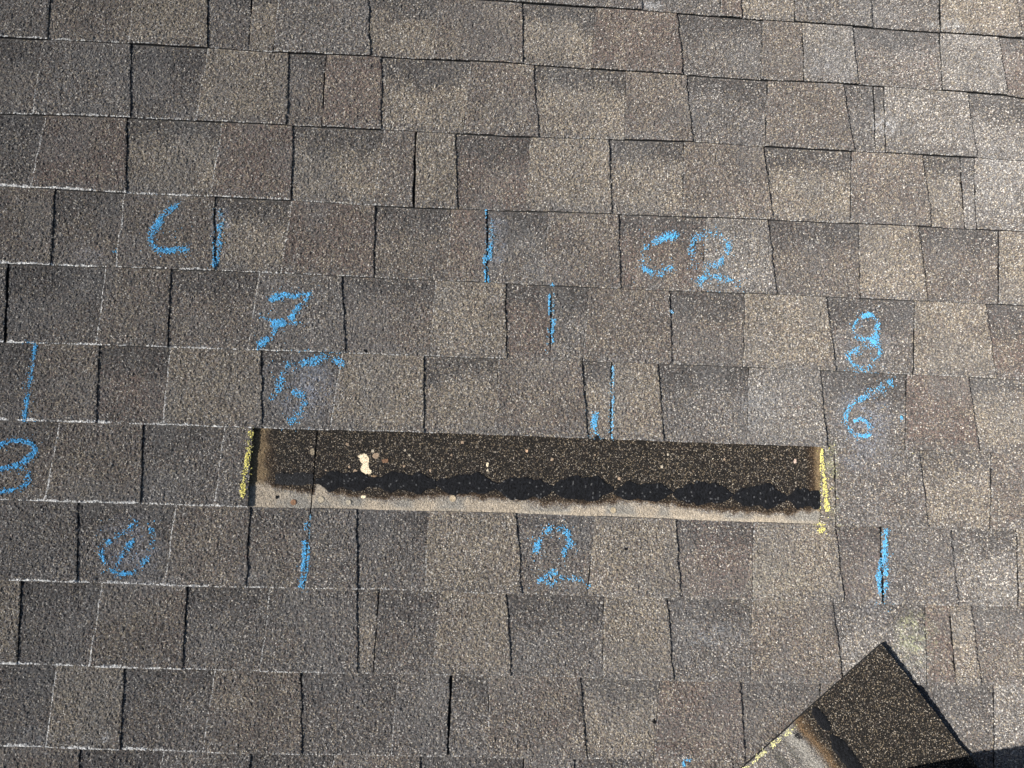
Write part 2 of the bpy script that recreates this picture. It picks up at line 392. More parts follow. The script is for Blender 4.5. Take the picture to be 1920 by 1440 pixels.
WEATHER_LINE = ([470,500,515,560,588,592,610,628,650,700,730,800,850,930,970,1030,1100,1150,1170,1260,1340,1400,1445,1480,1530,1545],
                [905,903,914,921,922,903,915,927,930,933,935,934,929,935,938,946,945,941,939,947,956,961,965,962,953,950])
def headlap_surface(bd, k, u0, u1):
    """The part of a lower shingle laid bare by the missing one: dark new granules, rusty run-off, bleached strip."""
    w_ = u1[0] - u0[0]
    ni = int(w_ / .0013) + 1; nj = int(COURSE * 1.12 / .0013) + 1
    S, Rr = np.meshgrid(np.linspace(0, 1, ni), np.linspace(1.0, 2.14, nj), indexing='ij')
    S = S + (rng.random(S.shape) - .5) * .7 / (ni - 1) * (np.minimum(S, 1 - S) > 0)
    Rr = Rr + (rng.random(S.shape) - .5) * .7 / (nj - 1) * (Rr > 1)
    lean0 = u0[0] + (u0[0] - u0[1]) * (Rr - 1); lean1 = u1[0] + (u1[0] - u1[1]) * (Rr - 1)
    U = lean0 + (lean1 - lean0) * S
    va = line_v(k - 1, U); vb = line_v(k - 2, U)
    V = va + (vb - va) * (Rr - 1)
    Z = z_base(Rr) + (rng.random(S.shape) - .5) * .0013 + (noise(U, V, .004, 9) - .5) * .0010
    P = np.stack([U, V, Z], -1).reshape(-1, 3); Q = quads_grid(ni, nj)
    cu = (U[:-1, :-1] + U[1:, 1:]).ravel() / 2; cv = (V[:-1, :-1] + V[1:, 1:]).ravel() / 2
    x, y = survey(cu, cv)
    yl = np.interp(x, *WEATHER_LINE) + (noise(cu, cv, .012, 21) - .5) * 9 + (rng.random(len(x)) - .5) * 4
    d = y - yl                                   # below the line: weathered
    w = np.repeat(W['H'][None], len(x), 0)
    t = sstep(-4, 7, d)[:, None]; w = w * (1 - t) + W['C'] * t
    l6 = np.interp(x, [p[0] for p in LINES[6]], [p[1] for p in LINES[6]])
    col = granule_colors(w)
    rust = np.array([.115, .070, .035])
    # rusty run-off just at and above the line, and at both ends of the gap
    tr = np.exp(-((d + 2) / 4.5) ** 2) * .65 + sstep(-30, -8, d) * (d < -4) * .18
    tl = sstep(522, 480, x + (noise(cu, cv, .02, 5) - .5) * 22) * .95 * (d < 6)
    xr = x - (y - 840) * -.03
    te = sstep(1508, 1532, x + (noise(cu, cv, .02, 6) - .5) * 10) * .9 * (d < 6)
    t = np.clip(np.maximum.reduce([tr, tl * .85, te * .9]), 0, 1)[:, None] * (.45 + .55 * rng.random((len(x), 1)))
    tint = rust * (0.6 + .8 * rng.random((len(x), 1)))
    pale = np.array([.34, .27, .17]) * (.6 + .7 * rng.random((len(x), 1)))
    tp = (sstep(512, 480, x + (noise(cu, cv, .015, 66) - .5) * 14) * .8 + sstep(1526, 1540, x) * .8)[:, None] * (d < 6)[:, None] * (.5 + .5 * rng.random((len(x), 1)))
    col = col * (1 - t) + tint * t
    col = col * (1 - tp) + pale * tp
    # the dark field itself is a warm brown film
    df = (d < -2)[:, None]; lum = col.mean(1, keepdims=True)
    col = np.where(df, col * np.array([.78, .72, .64]) * np.clip(lum / .13, .34, 1.0), col)
    # bleached strip: cream above, grey towards the butt of the course below
    b = sstep(2, 10, d)[:, None] * .65; n3 = noise(cu, cv, .03, 55)[:, None]
    cream = np.array([.45, .378, .285]) * (.72 + .5 * rng.random((len(x), 1))) * (.8 + .4 * n3)
    grey = np.array([.25, .235, .205]) * (.6 + .7 * rng.random((len(x), 1)))
    tg = sstep(.35, .75, n3 + sstep(14, 34, y - yl)[:, None] * .25)
    col = col * (1 - b) + (cream * (1 - tg) + grey * tg) * b
    edge = (sstep(9, 3, l6 - y) * .35 * (d > 0) * (x > 600))[:, None]; col = col * (1 - edge) + cream * 1.15 * edge
    bd.add(P, Q, col)
    g = P.reshape(ni, nj, 3)
    for e, fl in ((g[0], False), (g[-1], True)):
        low = e.copy(); low[:, 2] -= BASE; pts = np.concatenate([e, low]); n_ = len(e); i = np.arange(n_ - 1)
        q = np.stack([i, i + 1, i + 1 + n_, i + n_], 1)
        bd.add(pts, q[:, ::-1] if fl else q, np.full((n_ - 1, 3), .011))

cells = []     # for surface height look-ups: (k, ul, ur, raised)
shingles_h = {}
def make_course(k):
    inside = k in ROWS
    if inside:
        bs = [(*bound_u(k, a, b), t) for a, b, t in ROWS[k][0]]
        codes = ROWS[k][1].split()
    else:
        r2 = np.random.default_rng(100 + k); bs = []; codes = []; u = -1.4 + .5 * r2.random(); rais = False; nxt = u + .5
        while u < 1.4:
            step = .10 + .06 * r2.random()
            bs.append((u, u + (.004 if rais else -.006), 'D' if rais else 'W'))
            codes.append(('GBTRGT'[r2.integers(6)]) if rais else 'gbtdgr'[r2.integers(6)])
            rais = not rais; u += step
        codes.append('g' if not rais else 'G')
    # continue the pattern beyond what is seen
    r3 = np.random.default_rng(300 + k)
    first_raised = codes[0].isupper(); u = bs[0][0]; rais = first_raised
    while u > U_MIN + .2:
        u -= .11 + .05 * r3.random(); 
        bs.insert(0, (u, u + (-.006 if rais else .004), 'W' if rais else 'D'))
        rais = not rais; c = 'GBTRGT'[r3.integers(6)] if rais else 'gbtdgr'[r3.integers(6)]
        codes.insert(0, c)
    u = bs[-1][0]; rais = codes[-1].isupper()
    while u < U_MAX - .2:
        u += .11 + .05 * r3.random()
        bs.append((u, u + (.004 if rais else -.006), 'D' if rais else 'W'))
        rais = not rais; codes.append('GBTRGT'[r3.integers(6)] if rais else 'gbtdgr'[r3.integers(6)])
    edges = [(U_MIN, U_MIN, 'X')] + bs + [(U_MAX, U_MAX, 'X')]
    # joints: measured ones, then one about every metre
    joints = {0, len(edges) - 1} | {i for i, e in enumerate(edges) if e[2][0] in 'JES'}
    js = sorted(joints); full = [js[0]]
    known = [edges[i][0] for i in js[1:-1]]
    for i, e in enumerate(edges[1:-1], 1):
        if i in joints or not known: continue
        if e[0] < known[0] - .95 and abs((known[0] - e[0]) - 1.0) < .08: joints.add(i); known.insert(0, e[0])
        elif e[0] > known[-1] + .95 and abs((e[0] - known[-1]) - 1.0) < .08: joints.add(i); known.append(e[0])
    if not known:
        for i, e in enumerate(edges[1:-1], 1):
            if abs(e[0] - (-.9 + .15 * (k % 5))) < .07 or abs(e[0] - (.1 + .15 * (k % 5))) < .07: joints.add(i)
    js = sorted(joints)
    for a, b in zip(js[:-1], js[1:]):
        if edges[a][2] == 'E': continue      # nothing lies here: the shingle has been taken away
        bd = Builder(); tabs = []
        def gap_of(e): return (float(e[2][1:] or 1) + .5) / 1000 / 2 if e[2][0] == 'J' else .0004
        for i in range(a, b):
            L, Rg = edges[i], edges[i + 1]; code = codes[i]
            ul = [L[0], L[1]]; ur = [Rg[0], Rg[1]]
            if i == a: ul = [q + gap_of(L) for q in ul]
            if i + 1 == b: ur = [q - gap_of(Rg) for q in ur]
            raised = code.isupper()
            cells.append((k, ul, ur, raised))
            seed = (k + 10) * 50 + i
            cx = (ul[0] + ur[0]) / 2
            seen = -1.03 < ul[0] + .0 and ul[0] < 1.0 and -1 <= k <= 10 and ur[0] > -.97
            seen = (ur[0] > -.965) and (ul[0] < 1.0) and -1 <= k <= 10
            fine = FINE if seen else .006
            wl = L[2][0] in 'W'
            if raised:
                tb = Builder()
                under_gap = k == 7 and ul[0] < edge_gap[1] + .01 and ur[0] > edge_gap[0] - .01
                cell_surface(tb, k, ul, ur, TAB, TAB + .0003, code, seed, fine, wear_light_left=wl, raised=True, ext=0 if under_gap else .03)
                tabs.append((tb, code))
                strip(bd, k, ul, ur, 0, 1.0, dz=-.0002, col=.015, n=8)
                # butt face of the base under the tab
                n = 24 if seen else 6
                uu = np.linspace(ul[1], ur[1], n); vv = line_v(k, uu) + (noise(uu, uu * 0, .02, k + 40) - .5) * .0012 + .0006
                top = np.stack([uu, vv, np.full(n, z_base(0))], 1); low = top.copy(); low[:, 2] -= BASE
                j = np.arange(n - 1)
                bd.add(np.concatenate([top, low]), np.stack([j + n, j + 1 + n, j + 1, j], 1), np.full((n - 1, 3), .011))
            else:
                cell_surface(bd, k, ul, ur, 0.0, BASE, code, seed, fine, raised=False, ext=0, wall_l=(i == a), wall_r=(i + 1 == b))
        ea = (edges[a][0] + gap_of(edges[a]), edges[a][1] + gap_of(edges[a])); eb = (edges[b][0] - gap_of(edges[b]), edges[b][1] - gap_of(edges[b]))
        if k == 7 and edges[a][0] < .55 and edges[b][0] > -.48:
            lo = (max(ea[0], edge_gap[0] - .03), max(ea[1], edge_gap[0] - .03)); hi = (min(eb[0], edge_gap[1] + .03), min(eb[1], edge_gap[1] + .03))
            if ea[0] >= lo[0] - 1e-6: lo = ea
            if eb[0] <= hi[0] + 1e-6: hi = eb
            headlap_surface(bd, k, lo, hi)
            if lo is not ea: strip(bd, k, ea, lo, 1.0, 2.3, dz=-.0004)
            if hi is not eb: strip(bd, k, hi, eb, 1.0, 2.3, dz=-.0004)
        else:
            strip(bd, k, ea, eb, 1.0, 2.3, dz=-.0004)
        sh = bd.obj('shingle', M_GRAN, roof)
        shingles_h.setdefault(k, []).append((ea[0], eb[0], sh))
        for tb, c in tabs: tb.obj('tab', M_GRAN, sh)
edge_gap = (bound_u(6, 473, 465)[0], bound_u(6, 1543, 1537)[0])
for k in range(-4, 15): make_course(k)

def shingle_at(k, u):
    for a, b, o in shingles_h[k]:
        if a <= u <= b: return o
    return shingles_h[k][0][2]

# ------------------------------------------------------------------ surface height for what lies on the roof
def height(u, v):
    """Top surface of the roof at (u, v); arrays."""
    z = np.full(u.shape, -.004)
    for k in range(-3, 13):
        vb = line_v(k, u); vt = line_v(k - 1, u)
        mk = (v >= vb) & (v < vt)
        if not mk.any(): continue
        r = (v[mk] - vb[mk]) / (vt[mk] - vb[mk]); um = u[mk]
        zz = z_base(r) + TAB * 0 - 1.0
        for kk, ul, ur, raised in cells:
            if kk != k: continue
            lo = ul[1] + (ul[0] - ul[1]) * r; hi = ur[1] + (ur[0] - ur[1]) * r
            inn = (um >= lo + .0002) & (um <= hi - .0002)
            zz[inn] = z_base(r[inn]) + (TAB if raised else 0)
        if k == 6:
            g = zz < -.5
            zz[g] = z_base(r[g] + 1)
        z[mk] = zz
    z = z + (noise(u, v, .09, 3) - .5) * .0012
    h = hmap(u, v)
    return np.where(h > -1, h, z)

# ------------------------------------------------------------------ flakes: chalk and residue caught on the granules
def flakes(pts_px, width, density, spacing=0.00125, seed=0, zpeak=True):
    """Scatter granule sized patches along a stroke; pts in measured units, width too."""
    pts = np.array(pts_px, float)
    if len(pts) > 2:    # smooth the stroke
        t = np.arange(len(pts)); tt = np.linspace(0, len(pts) - 1, len(pts) * 12)
        def cr(p):
            out = []
            for q in tt:
                i = min(int(q), len(pts) - 2); f = q - i
                p0 = p[max(i - 1, 0)]; p1 = p[i]; p2 = p[i + 1]; p3 = p[min(i + 2, len(p) - 1)]
                out.append(.5 * ((2 * p1) + (-p0 + p2) * f + (2 * p0 - 5 * p1 + 4 * p2 - p3) * f * f + (-p0 + 3 * p1 - 3 * p2 + p3) * f ** 3))
            return np.array(out)
        pts = cr(pts)
    x0, y0 = pts.min(0) - width; x1, y1 = pts.max(0) + width
    st = spacing * 1080
    gx, gy = np.meshgrid(np.arange(x0, x1, st), np.arange(y0, y1, st))
    gx = gx.ravel() + (rng.random(gx.size) - .5) * st; gy = gy.ravel() + (rng.random(gy.size) - .5) * st
    best = np.full(gx.shape, 1e9); along = np.zeros(gx.shape); L = 0
    for a, b in zip(pts[:-1], pts[1:]):
        d = b - a; l2 = max((d ** 2).sum(), 1e-9)
        t = np.clip(((gx - a[0]) * d[0] + (gy - a[1]) * d[1]) / l2, 0, 1)
        dist = np.hypot(gx - a[0] - t * d[0], gy - a[1] - t * d[1])
        mk = dist < best; best[mk] = dist[mk]; along[mk] = L + t[mk] * math.sqrt(l2); L += math.sqrt(l2)
    hw = width / 2 * 1.38 * (.75 + .5 * noise(along, along * 0, 14, seed + 1))
    prof = sstep(1.25, .15, best / hw)
    patch = .55 + .9 * (noise(along, along * 0, 11, seed + 2) - .35)
    clump = noise(gx, gy, 2.2, seed + 3)
    p = prof * density * np.clip(patch, .15, 1.3)
    u, v = on_roof(gx, gy); h = hmap(u, v)
    lo = (h + hmap(u + .003, v) + hmap(u - .003, v) + hmap(u, v + .003) + hmap(u, v - .003)) / 5
    peak = np.clip((h - lo) / .0010, -1, 1) if zpeak else 0
    mk = clump * .34 + rng.random(gx.size) * .52 + .12 - peak * .26 < p * .96
    return gx[mk], gy[mk]

def flake_mesh(bd, x, y, color, size=.00088, zfun=None, cvar=.25, mix=None):
    if len(x) == 0: return
    u, v = on_roof(x, y)
    z = (zfun or height)(u, v)
    ok = z > -.5; u, v, z = u[ok], v[ok], z[ok]; n = len(u)
    if n == 0: return
    # a gap or an edge: keep flakes out of the crevices
    ang = rng.random(n) * 6.28; s = size * (.7 + .6 * rng.random(n))
    P = []; 
    for q in range(4):
        a = ang + q * math.pi / 2 + (rng.random(n) - .5) * .6
        rr = s * (.75 + .5 * rng.random(n))
        P.append(np.stack([u + np.cos(a) * rr, v + np.sin(a) * rr, z + .00025 + rng.random(n) * .0002], 1))
    top = [p.copy() for p in P]
    cen = np.stack([u, v, z], 1)
    T = []
    for p in P:
        t = cen + (p - cen) * .6; t[:, 2] = z + .00060 + rng.random(n) * .0004; T.append(t)
    V = np.stack(P + T, 1).reshape(-1, 3); b = np.arange(n)[:, None] * 8
    Q = [b + np.array([[4, 5, 6, 7]])]
    for q in range(4):
        r = (q + 1) % 4; Q.append(b + np.array([[q, r, 4 + r, 4 + q]]))
    Q = np.stack(Q, 1).reshape(-1, 4)
    c = np.array(color)[None] * (1 - cvar / 2 + cvar * rng.random((n, 1)))
    if mix is not None:
        t = rng.random((n, 1)) * mix[1]; c = c * (1 - t) + np.array(mix[0]) * t
    bd.add(V, Q, np.repeat(c, 5, 0))

BLUE = (.13, .56, .90); BLUE2 = (.17, .40, .56); YEL = (.78, .71, .24); CREAM = (.74, .64, .47)
def chalk(name, label, category, strokes, group=None, zfun=None):
    bd = Builder(); allx = []; ally = []
    for s in strokes:
        pts, width, dens = s[:3]; color = s[3] if len(s) > 3 else BLUE
        x, y = flakes(pts, width, dens, seed=int(pts[0][0] * 3 + pts[0][1]), zpeak=zfun is None)
        flake_mesh(bd, x, y, color, zfun=zfun, mix=((.12, .2, .28), .55) if color in (BLUE, BLUE2) else None)
        # a pale film of dust round the stroke
        x, y = flakes(pts, width * 1.6, dens * .38, seed=int(pts[0][0] * 5 + pts[0][1]), zpeak=zfun is None)
        flake_mesh(bd, x, y, np.array(color) * .5 + .10, size=.0007, zfun=zfun)
    o = bd.obj(name, M_CHALK)
    loc = parent_origin[o.name]
    o.matrix_world = ROOF @ Matrix.Translation(loc)
    o['label'] = label; o['category'] = category
    g = {'chalk number': 'blue chalk numbers on the shingles', 'chalk letter': 'blue chalk letters on the shingles', 'chalk mark': 'small chalk dots and dashes', 'chalk line': 'chalk lines drawn on the shingles'}
    o['group'] = g[category]
    return o

N = 'chalk_number'; LN = 'chalk_line'
chalk('chalk_letter', 'blue chalk letter C without a number, at upper left', 'chalk letter',
      [([(329,387),(310,400),(297,420),(286,442),(287,458),(299,469),(320,471),(334,469),(349,468)], 13, .95)])
chalk(LN, 'short thick blue chalk line just right of the lone letter C', 'chalk line',
      [([(413,400),(416,425)], 12, .5, BLUE2), ([(410,425),(411,450),(408,480),(405,497)], 10, .85), ([(402,455),(401,500)], 3, .7)])
chalk(LN, 'ragged blue chalk line on the shingle joint left of the letter C and number 2', 'chalk line',
      [([(911,396),(911,408)], 4, .9), ([(920,412),(922,445)], 10, .6, BLUE2), ([(921,452),(919,475),(914,485)], 11, .95), ([(908,480),(908,500),(911,528)], 5, .9), ([(915,505),(916,527)], 6, .8)])
chalk('chalk_letter', 'blue chalk letter C written just before a 2', 'chalk letter',
      [([(1272,441),(1255,442),(1238,449),(1215,461),(1206,478),(1205,495),(1214,508),(1232,513),(1256,503)], 12, .78), ([(1242,444),(1265,441)], 13, .9)])
chalk(N, 'blue chalk number 2 following the letter C', 'chalk number',
      [([(1301,496),(1297,468),(1305,448),(1325,440),(1346,441),(1360,452),(1366,466),(1357,482),(1345,496),(1333,498)], 13, .75),
       ([(1325,509),(1316,522),(1312,536)], 6, .7), ([(1302,525),(1335,520),(1358,524),(1382,531)], 12, .7)])
chalk(N, 'blue chalk number 7 with a thick crossbar', 'chalk number',
      [([(510,561),(534,553),(555,556),(579,551)], 13, .95), ([(578,552),(573,567),(557,579),(549,593)], 11, .75),
       ([(548,595),(538,603),(517,609)], 17, 1.1), ([(490,594),(512,602),(530,606),(556,606)], 8, .6), ([(516,622),(505,634),(488,648)], 12, .85), ([(560,607),(578,607)], 5, .3, BLUE2)])
chalk(LN, 'thin blue chalk line on the joint below the gap between 7 and 8', 'chalk line',
      [([(1036,530),(1036,536)], 6, 1), ([(1031,545),(1030,590)], 6, .8), ([(1038,548),(1037,592)], 6, .45, BLUE2), ([(1038,600),(1036,640)], 7, .95), ([(1028,615),(1025,665)], 6, .55, BLUE2)])
chalk(N, 'blue chalk number 8 with two loops', 'chalk number',
      [([(1636,591),(1626,589),(1610,600),(1600,616),(1606,631),(1625,636),(1641,626),(1646,606),(1637,593)], 9, .75), ([(1622,592),(1635,590)], 12, .8),
       ([(1644,634),(1628,648),(1608,656),(1590,665)], 13, .85), ([(1590,665),(1597,681),(1609,689),(1624,691),(1639,676),(1649,660),(1643,643)], 10, .78)])
chalk(N, 'worn blue chalk number 6 with a square loop, below the 8', 'chalk number',
      [([(1672,717),(1654,727),(1634,736),(1612,750)], 14, .80), ([(1600,756),(1590,768),(1586,785),(1592,802)], 10, .55),
       ([(1602,789),(1614,786),(1627,795),(1629,816),(1604,815),(1593,806)], 8, .85)])
chalk('chalk_dot', 'tiny blue chalk dot to the right of the worn 6', 'chalk mark', [([(1691,782),(1692,786)], 6, 1.2)])
chalk(N, 'blue chalk number 3 cut off at the left edge', 'chalk number',
      [([(-14,842),(0,833),(18,827),(39,827),(56,831),(65,845),(50,861),(31,873),(0,879),(-10,881)], 11, .9), ([(30,873),(5,878)], 10, .9),
       ([(40,878),(52,888),(51,905),(36,916),(5,921)], 11, .9)])
chalk(LN, 'long blue chalk stroke like a 1 at the left edge above the 3', 'chalk line',
      [([(65,648),(61,680),(57,710)], 10, 1.0), ([(57,710),(52,745),(48,784)], 10, .8), ([(53,638),(54,643)], 5, .8)])
chalk(N, 'faint rubbed blue chalk number 5 below the 7', 'chalk number',
      [([(640,682),(618,669),(596,671),(575,675)], 13, .68), ([(600,676),(570,680),(555,688)], 15, .72), ([(538,684),(530,700),(524,722),(521,733)], 14, .66), ([(507,745),(520,740)], 11, .66),
       ([(551,736),(565,741),(572,755),(566,768),(556,783),(545,789)], 15, .74)])
chalk(N, 'blue chalk number 1 inside a rough circle', 'chalk number',
      [([(248,1014),(238,1027),(229,1040),(220,1057)], 11, 1.0), ([(253,966),(252,985),(248,995)], 9, .5),
       ([(276,986),(287,1004),(283,1028),(270,1056),(255,1071),(232,1076),(208,1069),(193,1048),(192,1028),(207,1014),(226,1002),(246,985)], 9, .80)])
chalk(LN, 'blue chalk line on the joint under the left end of the bare strip', 'chalk line',
      [([(573,982),(572,992)], 7, .8), ([(582,965),(580,1010)], 2.5, .6, BLUE2), ([(571,1018),(570,1045),(567,1070),(565,1100)], 9, .95), ([(580,1025),(577,1060),(574,1085)], 6, .7), ([(569,1104),(567,1118)], 9, .3, BLUE2)])
chalk(N, 'blue chalk number 2 under the middle of the bare strip', 'chalk number',
      [([(1003,1043),(1009,1020),(1020,1000),(1033,990)], 12, .72), ([(1045,992),(1057,992),(1066,1005),(1069,1022)], 12, .7), ([(1059,1030),(1057,1040)], 8, .7), ([(1062,1046),(1050,1062),(1036,1074)], 9, .25, BLUE2),
       ([(1038,1073),(1024,1082),(1012,1089)], 15, .95), ([(1024,1095),(1045,1092)], 12, .6), ([(1052,1082),(1085,1087),(1104,1096)], 10, .5)])
chalk(LN, 'bright blue chalk stroke like a 1 at right, above the loose shingle', 'chalk line',
      [([(1662,996),(1660,1020),(1657,1045),(1650,1065),(1648,1090),(1650,1112)], 9, 1.1), ([(1661,1030),(1660,1060),(1660,1085),(1658,1106)], 8, .9), ([(1655,1118),(1654,1145)], 14, .22, BLUE2)])
chalk('chalk_dash', 'short blue chalk dash touching the top edge of the bare strip', 'chalk mark',
      [([(1116,777),(1114,797),(1117,815)], 10, .95), ([(1121,815),(1123,822)], 4, .6)])
chalk(LN, 'hairline blue chalk line along the joint just right of the short dash', 'chalk line',
      [([(1150,688),(1149,750),(1147,821)], 4, .85, (.22, .52, .75)), ([(1144,700),(1143,760),(1141,815)], 4, .35, BLUE2)])
chalk('chalk_dot', 'two small blue chalk dots at the bottom edge of the picture', 'chalk mark', [([(1288,1422),(1291,1426)], 8, 1.0), ([(1281,1431),(1282,1434)], 6, 1.2)])
chalk('chalk_dot', 'single light blue chalk dot below the letter C and number 2', 'chalk mark', [([(1259,583),(1261,586)], 6, 1.3, (.25, .5, .7))])
chalk('chalk_dot', 'tiny blue chalk fleck left of the lone letter C', 'chalk mark', [([(214,472),(219,473)], 4, .9)])
chalk(LN, 'yellow chalk line along the left end of the bare strip', 'chalk line',
      [([(470,812),(466,840),(463,866),(459,895),(456,930)], 9, .85, YEL)])
chalk(LN, 'yellow chalk line along the right end of the bare strip', 'chalk line',
      [([(1541,845),(1545,880),(1548,905)], 8, .6, YEL), ([(1547,898),(1548,930),(1551,955)], 9, .85, YEL), ([(1557,850),(1556,910),(1557,980)], 16, .22, (.7,.66,.32)), ([(1537,985),(1540,992)], 11, 1.1, YEL)])
chalk('chalk_dash', 'tiny yellow chalk tick right of the bare strip under the worn 6', 'chalk mark', [([(1706,851),(1712,851)], 3, 1.0, YEL)])

# ------------------------------------------------------------------ sealant, nails and residue on the bare strip
def bare_z(u, v):
    r = 1 + course_r(6, u, v); return z_base(r)
def dab(x0, x1, y0, y1, point_l, point_r, col, flat=1.0):
    n = 44
    a = np.linspace(0, 1, n); ni, nj = n, 12
    S, T = np.meshgrid(a, np.linspace(-1, 1, nj), indexing='ij')
    env = np.minimum(1, np.minimum((S / .26 + (0 if point_l else 1)), ((1 - S) / .26 + (0 if point_r else 1)))) ** .6
    env = np.clip(env, .50 if x0 < 800 else (.22 if x0 < 1100 else .12), 1) * (1 + (noise(S * 1 + x0, T * 0, .06, 3) - .5) * .30) * (1 + (noise(S + x0 * .1, np.sign(T), .2, 13) - .5) * .5)
    cy = (y0 + y1) / 2; sl = .022 * (x1 - x0)
    X = x0 + (x1 - x0) * S + (noise(S * 3, T + x0, .3, 8) - .5) * 2.5
    Y = cy + (S - .5) * sl * .6 + T * env * (y1 - y0) / 2 + (noise(S * 9 + x0, T, .5, 4) - .5) * 2.2
    u, v = on_roof(X, Y)
    z = bare_z(u, v) + .0012 + .0009 * flat * (1 - np.abs(T) ** 4) * np.clip(env, 0, 1) + (rng.random(u.shape) - .5) * .0005
    P = np.stack([u, v, z], -1).reshape(-1, 3); Q = quads_grid(ni, nj)[:, ::-1]
    c = np.array(col)[None] * (.5 + 1.0 * rng.random((len(Q), 1)))
    sp = rng.random(len(Q)) < .03; c[sp] = .07
    b = Builder(); b.add(P, Q, c)
    um = float(u.mean()); sh = shingle_at(7, um)
    return b.obj('sealant_strip', M_TAR, sh)
TARC = (.0085, .0090, .0105)
dab(514, 586, 886, 908, False, False, (.020, .020, .021), .6)
for x0, x1, y0, y1, pl, pr in [(593,701,889,917,True,True),(703,815,890,920,True,True),(814,930,893,925,True,True),(932,1038,898,932,True,True),(1040,1150,899,933,True,True),
        (1152,1259,907,938,True,True),(1264,1375,909,943,True,True),(1376,1479,914,950,True,True),(1481,1541,917,950,True,False)]:
    dab(x0 - 5 * rng.random(), x1 + 5 * rng.random(), y0 - 3 * rng.random(), y1 + 3 * rng.random(), pl, pr, TARC)

def nail(x, y, r, col, label=None):
    u, v = on_roof(x, y); u = float(u); v = float(v); z0 = float(bare_z(np.array([u]), np.array([v]))[0])
    n = 16; b = Builder(); a = np.arange(n) * 2 * math.pi / n
    rings = [(r, .0002), (r, .0010), (r * .82, .0014), (r * .4, .0012)]
    P = np.concatenate([np.stack([u + np.cos(a) * q, v + np.sin(a) * q, np.full(n, z0 + h)], 1) for q, h in rings] + [np.array([[u, v, z0 + .0011]])])
    Q = []
    for k in range(3):
        for i in range(n): Q.append([k * n + i, k * n + (i + 1) % n, (k + 1) * n + (i + 1) % n, (k + 1) * n + i])
    for i in range(0, n, 2): Q.append([3 * n + i, 3 * n + i + 1, 3 * n + (i + 2) % n, 4 * n])
    Q = np.array(Q); c = np.array(col)[None] * (.75 + .5 * rng.random((len(Q), 1)))
    b.add(P, Q, c); o = b.obj('nail_head', M_CHALK, shingle_at(7, u))
    if label: o['label'] = label
nail(549, 942, .0050, (.24, .14, .085), 'rusty nail head'); nail(601, 937, .0054, (.38, .33, .25)); nail(849, 935, .0056, (.40, .33, .23)); nail(1151, 957, .0052, (.36, .30, .21)); nail(653, 942, .0045, (.36, .32, .25))

def residue(blobs, k=7):
    b = Builder()
    for x, y, rx, ry, col in blobs:
        st = 1.15; gx, gy = np.meshgrid(np.arange(x - rx, x + rx, st), np.arange(y - ry, y + ry, st)); gx = gx.ravel(); gy = gy.ravel()
        d = ((gx - x) / rx) ** 2 + ((gy - y) / ry) ** 2 + (noise(gx, gy, 4, int(x)) - .5) * .9
        mk = d < .85
        flake_mesh(b, gx[mk], gy[mk], col, size=.0011, zfun=bare_z, cvar=.35)
    u = float(on_roof(blobs[0][0], blobs[0][1])[0])
    return b.obj('granule_residue', M_CHALK, shingle_at(k, u))
TAN = (.36, .27, .19)
residue([(683,862,9,11,CREAM),(683,876,8,10,CREAM),(688,883,8,6,CREAM),(675,856,4,4,CREAM)])
residue([(703,854,6,6,TAN)]); residue([(665,886,4,6,TAN)]); residue([(654,875,2.5,3.5,TAN)]); residue([(700,896,5,6,(.30,.21,.13))]); residue([(722,864,6,4,(.22,.13,.08))])
residue([(584,847,4,6,(.30,.25,.18))]); residue([(1495,865,3,5,(.55,.42,.34))]); residue([(914,871,2.5,4.5,CREAM)]); residue([(867,829,3,3,TAN)]); residue([(988,845,2.5,2.5,(.6,.42,.28))]); residue([(650,833,3,3,TAN)]); residue([(681,932,5,3,CREAM)])
for _ in range(16):
    rx_ = 500 + 1020 * rng.random(); ry_ = 835 + 50 * rng.random() + (rx_ - 500) * .022
    q = 1.3 + 1.3 * rng.random(); residue([(rx_, ry_, q, q * 1.1, TAN if rng.random() < .6 else (.50, .44, .34))])
def tar_spot(x, y, r, k, zf):
    b = Builder(); gx, gy = np.meshgrid(np.arange(x - r, x + r, 1.1), np.arange(y - r, y + r, 1.1)); gx = gx.ravel(); gy = gy.ravel()
    mk = ((gx - x) ** 2 + (gy - y) ** 2) / r ** 2 + (noise(gx, gy, 3, 5) - .5) < .9
    flake_mesh(b, gx[mk], gy[mk], (.012, .012, .013), size=.0010, zfun=zf)
    b.obj('tar_spot', M_TAR, shingle_at(k, float(on_roof(x, y)[0])))
tar_spot(518, 932, 3, 7, bare_z); tar_spot(1118, 822, 5, 5, lambda u, v: np.maximum(height(u, v), .0015))
tar_spot(1226, 1353, 3.5, 9, None); tar_spot(1173, 1029, 3, 7, None); tar_spot(686, 658, 3, 4, None)

# ------------------------------------------------------------------ the loose shingle lying at an angle
c0 = np.array([float(q) for q in on_roof(1655, 1207)]); c1 = np.array([float(q) for q in on_roof(1806, 1401)]); c2 = np.array([float(q) for q in on_roof(1393, 1440)])
ex = (c1 - c0) / np.linalg.norm(c1 - c0); ey = (c2 - c0) / np.linalg.norm(c2 - c0)
for c_ in (c0, c1, c2): c_[:] = CAM[:2] + (c_ - CAM[:2]) * (1 - .0088 / CAM[2])
c0 += (-.0015, 0); c1 += (-.0015, 0); c2 += (-.0015, 0)
LS_LEN, LS_W = 1.0, 0.335
ROTZ = math.atan2(ex[1], ex[0])
loose = bpy.data.objects.new('loose_shingle', None); COL.objects.link(loose)
loose.matrix_world = ROOF @ Matrix.Translation((c0[0], c0[1], .0044))
loose['label'] = 'loose dark brown shingle lying at an angle in the bottom right corner'; loose['category'] = 'shingle'
